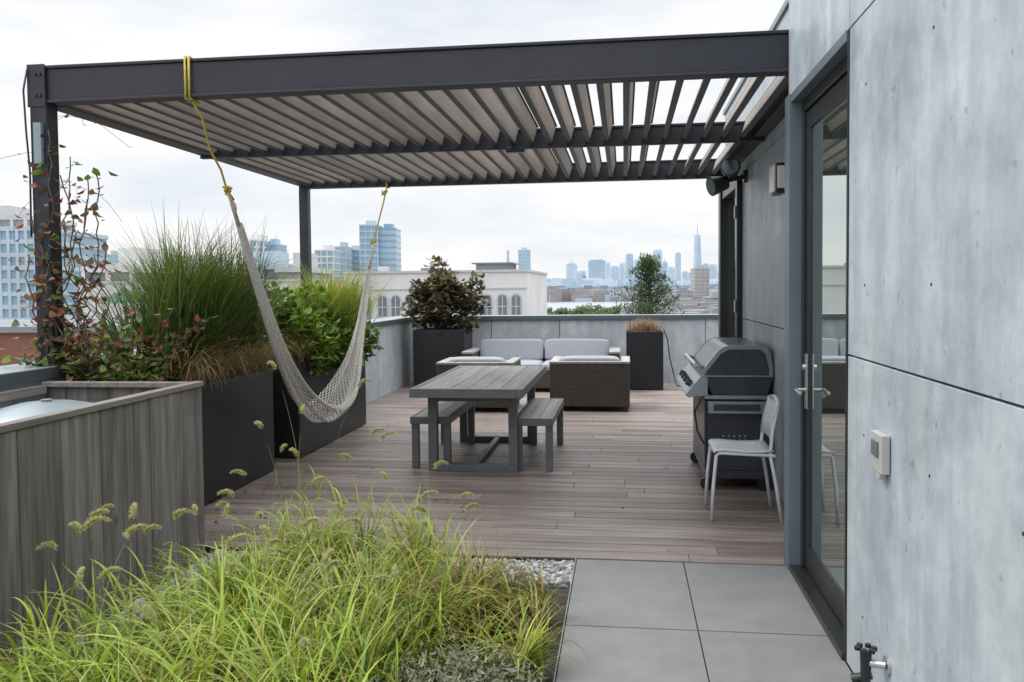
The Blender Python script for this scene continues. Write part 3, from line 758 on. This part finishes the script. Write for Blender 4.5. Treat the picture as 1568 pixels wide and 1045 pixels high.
for t,dd in ((-.3,760),(.145,760),(.15,1250),(-.3,1250)): q=loc(t,dd); P.append((q.x,q.y,CZ+.3))
b.add(P,[(0,1,2,3)],M_wat); b.obj('river_water')

def tower(name,px0,px1,ztop,dist,depth,style,wall,slab,fh=3.6,fw=3.2):
    t0,t1=(px0-784)/1300,(px1-784)/1300; c=loc((t0+t1)/2,dist); w=(t1-t0)*dist
    M=Matrix.Translation((c.x,c.y,0))@ROT; b=B(); b.box(-w/2,w/2,0,depth,CZ,ztop,wall,M)
    z=ztop-fh*int((ztop-CZ)/fh)
    while z<ztop+.1:
        b.box(-w/2-.25,w/2+.25,-.25,depth+.25,z-.5,z+.4,slab,M); z+=fh
    if style:
        n=max(2,int(w/fw))
        for i in range(n+1):
            x=-w/2+w*i/n; b.box(x-.3,x+.3,-.35,0,CZ,ztop,slab,M)
    b.box(-w*.25,w*.25,depth*.3,depth*.7,ztop,ztop+fh*.9,slab,M)
    return b.obj(name)
def zt(y,x,dist): return 1.55-(y-(441.7-.01*(x-784)))*dist/1300
tower('glass_tower',553,580,zt(345,560,500),500,20,1,M_gl,M_slab)
tower('glass_tower',580,608,zt(350,590,505),505,22,0,M_gl2,M_gl)
tower('glass_tower',515,532,zt(378,520,520),520,22,1,M_gl2,M_slab)
tower('glass_tower',532,552,zt(383,540,540),540,22,0,M_gl,M_slab)
tower('apartment_tower',484,512,zt(383,500,480),480,22,1,M_gl,M_cream)
tower('apartment_tower',386,406,zt(368,395,450),450,20,1,M_gl2,M_cream)
tower('apartment_tower',406,426,zt(374,415,455),455,20,0,M_gl,M_gl2)
tower('apartment_tower',795,813,zt(383,800,900),900,26,1,M_gl2,M_slab)
tower('apartment_tower',163,172,zt(390,168,600),600,22,0,M_gl2,M_slab)
tower('glass_office_building',-160,58,zt(350,20,170),170,30,1,M_gl,M_slab,2.6,1.7)
tower('glass_office_building',-160,44,zt(333,20,176),176,20,1,M_brown[4],M_cream2,3.4,2.6)
tower('office_block',60,130,zt(440,90,220),220,30,1,M_gl2,M_cream)
tower('white_apartment_block',132,205,zt(411,160,110),110,20,1,M_win,M_cream,3.3,3.4)
tower('white_apartment_block',205,330,zt(418,260,130),130,20,1,M_win,M_cream2,3.3,3.4)
tower('apartment_block',330,440,zt(408,400,150),150,20,1,M_win,M_slab,3.3,3.4)
tower('apartment_block',425,470,zt(412,440,140),140,20,0,M_roof,M_cream2,3.3,3.4)
q=loc(-.58,36); M=Matrix.Translation((q.x,q.y,0))@ROT; b=B(); b.box(-12,5.5,0,10,CZ,-.1,M_brick,M); b.box(-12.2,5.7,-.2,10.2,-.1,.15,M_roof,M)
for i in range(7): b.box(-11+i*2.2,-10+i*2.2,-.06,0,-3,-1.2,M_win,M)
b.obj('brick_building')
wb=empty('white_warehouse_building'); b=B(); ZT=2.75
b.box(-20.3,-6.85,60,75.8,CZ,ZT,M_cream); b.box(-42,-20.32,61,75,CZ,2.25,M_cream); 
b.box(-20.4,-6.75,59.9,75.9,ZT+.002,ZT+.16,M_cream2); b.box(-42,-20.5,60.9,75.1,2.252,2.42,M_cream2); b.box(-20.3,-6.85,59.93,59.99,1.55,1.63,M_cream2)
b.box(-11.2,-8.6,64,68,ZT+.16,ZT+.7,M_roof); b.box(-11.5,-8.3,63.8,68.2,ZT+.7,ZT+.8,M_win); b.cyl((-9,66,ZT),(-9,66,ZT+1.8),.1,.1,M_cream2,8)
b.box(-16,-14.8,66,68,ZT+.16,ZT+.5,M_roof); b.box(-18.6,-18,63,64,ZT+.16,ZT+.6,M_cream2)
b.obj('walls',0,wb)
b=B()
def arch(cx,w,z0,z1,y0,y1,mat):
    r=w/2; pr=[(cx-r,z0),(cx+r,z0)]+[(cx+r*math.cos(a*math.pi/10),z1-r+r*math.sin(a*math.pi/10)) for a in range(11)]
    b.prism(pr,y0,y1,1,mat)
for g in (-19.6,-17.4,-15.2,-10.7,-8.6):
    for k in range(2):
        cx=g+k*.98; arch(cx,.86,-1.3,1.25,59.93,59.999,M_cream2); arch(cx,.62,-1.2,1.12,59.90,59.929,M_win)
        b.box(cx-.03,cx+.03,59.88,59.899,-1.2,1.1,M_cream2); b.box(cx-.3,cx+.3,59.875,59.879,.25,.32,M_cream2); b.box(cx-.3,cx+.3,59.875,59.879,-.45,-.38,M_cream2)
b.obj('arched_windows',0,wb)
b=B(); q=loc(-.455,32); n=8; vs=[(q.x,q.y,1.75)]+[(q.x+1.0*math.cos(i*math.pi/4),q.y+1.0*math.sin(i*math.pi/4),1.15) for i in range(8)]
b.add(vs,[(0,1+i,1+(i+1)%8) for i in range(8)],simple('green_canvas',(.04,.12,.08),.8)); b.cyl((q.x,q.y,-2),(q.x,q.y,1.8),.04,.04,M_cream2,8); b.obj('green_umbrella')

SK=[(845,860,427,0),(868,884,405,1),(884,898,415,0),(902,928,399,0),(929,935,403,0),(936,949,409,0),(950,959,403,0),(960,970,390,0),(972,984,398,0),(987,1000,392,0),(1001,1015,383,0),(1016,1023,403,1),(1023,1034,410,0),(1036,1043,388,0),(1046,1054,416,0),(1077,1086,405,0),(1087,1099,406,0),(1100,1110,416,0),(893,899,422,0),(1056,1062,418,0)]
for i,(a,c,y,sp) in enumerate(SK):
    dist=5600+ (i%4)*150; t0,t1=(a-784)/1300,(c-784)/1300; q=loc((t0+t1)/2,dist); w=(t1-t0)*dist; zz=zt(y,a,dist)
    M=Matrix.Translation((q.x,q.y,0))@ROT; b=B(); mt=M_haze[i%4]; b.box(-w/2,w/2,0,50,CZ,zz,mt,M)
    b.box(-w*.35,w*.35,5,45,zz,zz+8,mt,M)
    if sp or w>60:
        vs=[(-w*.3,10,zz+8),(w*.3,10,zz+8),(w*.3,40,zz+8),(-w*.3,40,zz+8),(0,25,zz+(42 if sp else 18))]; b.add(vs,[(0,1,4),(1,2,4),(2,3,4),(3,0,4)],mt,M)
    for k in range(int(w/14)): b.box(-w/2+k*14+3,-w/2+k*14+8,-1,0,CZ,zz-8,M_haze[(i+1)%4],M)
    b.obj('distant_skyscraper')
dist=5600; q=loc((1068.5-784)/1300,dist); b=B(); z1=zt(360,1068,dist); w=27; w2=15
M=Matrix.Translation((q.x,q.y,0))@ROT
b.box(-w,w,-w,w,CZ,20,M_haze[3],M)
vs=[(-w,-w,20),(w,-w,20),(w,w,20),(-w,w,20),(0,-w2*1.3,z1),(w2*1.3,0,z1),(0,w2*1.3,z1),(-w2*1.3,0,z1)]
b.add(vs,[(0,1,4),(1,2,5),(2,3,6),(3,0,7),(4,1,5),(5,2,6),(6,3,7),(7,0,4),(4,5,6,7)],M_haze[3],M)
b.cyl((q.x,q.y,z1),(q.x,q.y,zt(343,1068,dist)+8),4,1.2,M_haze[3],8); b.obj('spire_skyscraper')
b=B()
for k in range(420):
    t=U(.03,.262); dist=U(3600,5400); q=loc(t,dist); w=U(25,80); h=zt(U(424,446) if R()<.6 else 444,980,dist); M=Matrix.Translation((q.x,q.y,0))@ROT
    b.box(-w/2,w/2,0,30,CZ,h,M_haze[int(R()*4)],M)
b.obj('far_city_blocks')
b=B()
for k in range(700):
    t=U(.03,.262); dist=U(1290,2300); q=loc(t,dist); w=U(8,28); M=Matrix.Translation((q.x,q.y,0))@ROT
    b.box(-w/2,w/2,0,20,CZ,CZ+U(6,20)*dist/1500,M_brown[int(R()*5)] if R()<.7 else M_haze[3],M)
b.obj('waterfront_buildings')
b=B()
for k in range(230):
    t=U(.16,.262); dist=U(300,1250); q=loc(t,dist); w=U(8,26); M=Matrix.Translation((q.x,q.y,0))@ROT; h=CZ+U(4,14)
    b.box(-w/2,w/2,0,16,CZ,h,M_brown[int(R()*5)],M); b.box(-w/2+1,w/2-1,1,15,h,h+.6,M_roof,M)
    for j in range(int(w/3)): b.box(-w/2+j*3+.8,-w/2+j*3+2.0,-.1,0,h-4,h-2,M_win,M)
b.obj('neighbourhood_buildings')
tower('brick_apartment_tower',1064,1086,zt(411,1075,800),800,18,1,M_brown[1],M_brown[3],3.5,3.5)
tower('apartment_block',1036,1062,zt(446,1050,700),700,18,1,M_brown[3],M_brown[2],3.5,3.5)
tower('apartment_block',1088,1112,zt(455,1100,500),500,18,1,M_brown[4],M_brown[1],3.5,3.5)
f=F()
for k in range(110):
    t=U(.035,.22); dist=U(430,700); q=loc(t,dist); r=U(3,6); top=CZ+U(3.5,7.5)
    col=random.choice([(.07,.11,.035),(.10,.13,.04),(.05,.09,.04)])
    for j in range(120):
        d=Vector((random.gauss(0,1),random.gauss(0,1),random.gauss(0,.7))).normalized()*r*U(.6,1); f.leaf((q.x+d.x,q.y+d.y,top+d.z*.6-1.5),U(1.0,2.0),vary(tuple(v*(1+.5*d.z/r) for v in col),.2),.8)
f.obj('distant_tree_mass')

# ------------------------------------------------------------------ light, sky
sun=bpy.data.lights.new('sun','SUN'); sun.energy=1.4; sun.angle=math.radians(20); sun.color=(1,.96,.90)
so=bpy.data.objects.new('sun',sun); scene.collection.objects.link(so)
sd=Vector((-.75,.05,.95)).normalized(); so.rotation_euler=sd.to_track_quat('Z','Y').to_euler()
w=bpy.data.worlds.new('World'); scene.world=w; w.use_nodes=True; nt=w.node_tree; bg=nt.nodes['Background']
sky=nt.nodes.new('ShaderNodeTexSky'); sky.sky_type='NISHITA'; sky.sun_disc=False; sky.sun_elevation=math.asin(sd.z); sky.sun_rotation=math.atan2(sd.x,sd.y)
tc=nt.nodes.new('ShaderNodeTexCoord'); mp=nt.nodes.new('ShaderNodeMapping'); mp.inputs['Scale'].default_value=(1.3,1.3,5.5); L(nt,tc.outputs['Generated'],mp.inputs['Vector'])
n=noise(nt,mp.outputs['Vector'],2.6,8,.55)
cl=ramp(nt,n,[(.34,(.80,.85,.93)),(.46,(.91,.93,.96)),(.57,(1,1,1))])
sp=nt.nodes.new('ShaderNodeSeparateXYZ'); L(nt,tc.outputs['Generated'],sp.inputs[0])
gr=nt.nodes.new('ShaderNodeMapRange'); gr.inputs['From Min'].default_value=.33; gr.inputs['From Max'].default_value=.9; gr.inputs['To Min'].default_value=10.5; gr.inputs['To Max'].default_value=35; L(nt,sp.outputs[2],gr.inputs['Value'])
ml=nt.nodes.new('ShaderNodeVectorMath'); ml.operation='SCALE'; L(nt,gr.outputs[0],ml.inputs['Scale']); L(nt,cl,ml.inputs[0])
c=mixc(nt,sky.outputs['Color'],ml.outputs[0],.93)
L(nt,c,bg.inputs['Color']); bg.inputs['Strength'].default_value=.1

cam=bpy.data.cameras.new('camera'); co=bpy.data.objects.new('camera',cam); scene.collection.objects.link(co); scene.camera=co
cam.sensor_width=36; cam.lens=1300/1568*36; cam.clip_end=30000; cam.clip_start=.05
pitch=math.radians(2.22)
co.matrix_world=Matrix.Translation((0,0,1.55))@Matrix.Rotation(psi,4,'Z')@Matrix.Rotation(math.pi/2-pitch,4,'X')@Matrix.Rotation(-.010,4,'Z')
cam.shift_y=-.019
scene.view_settings.view_transform='Standard'; scene.view_settings.look='None'; scene.view_settings.exposure=0
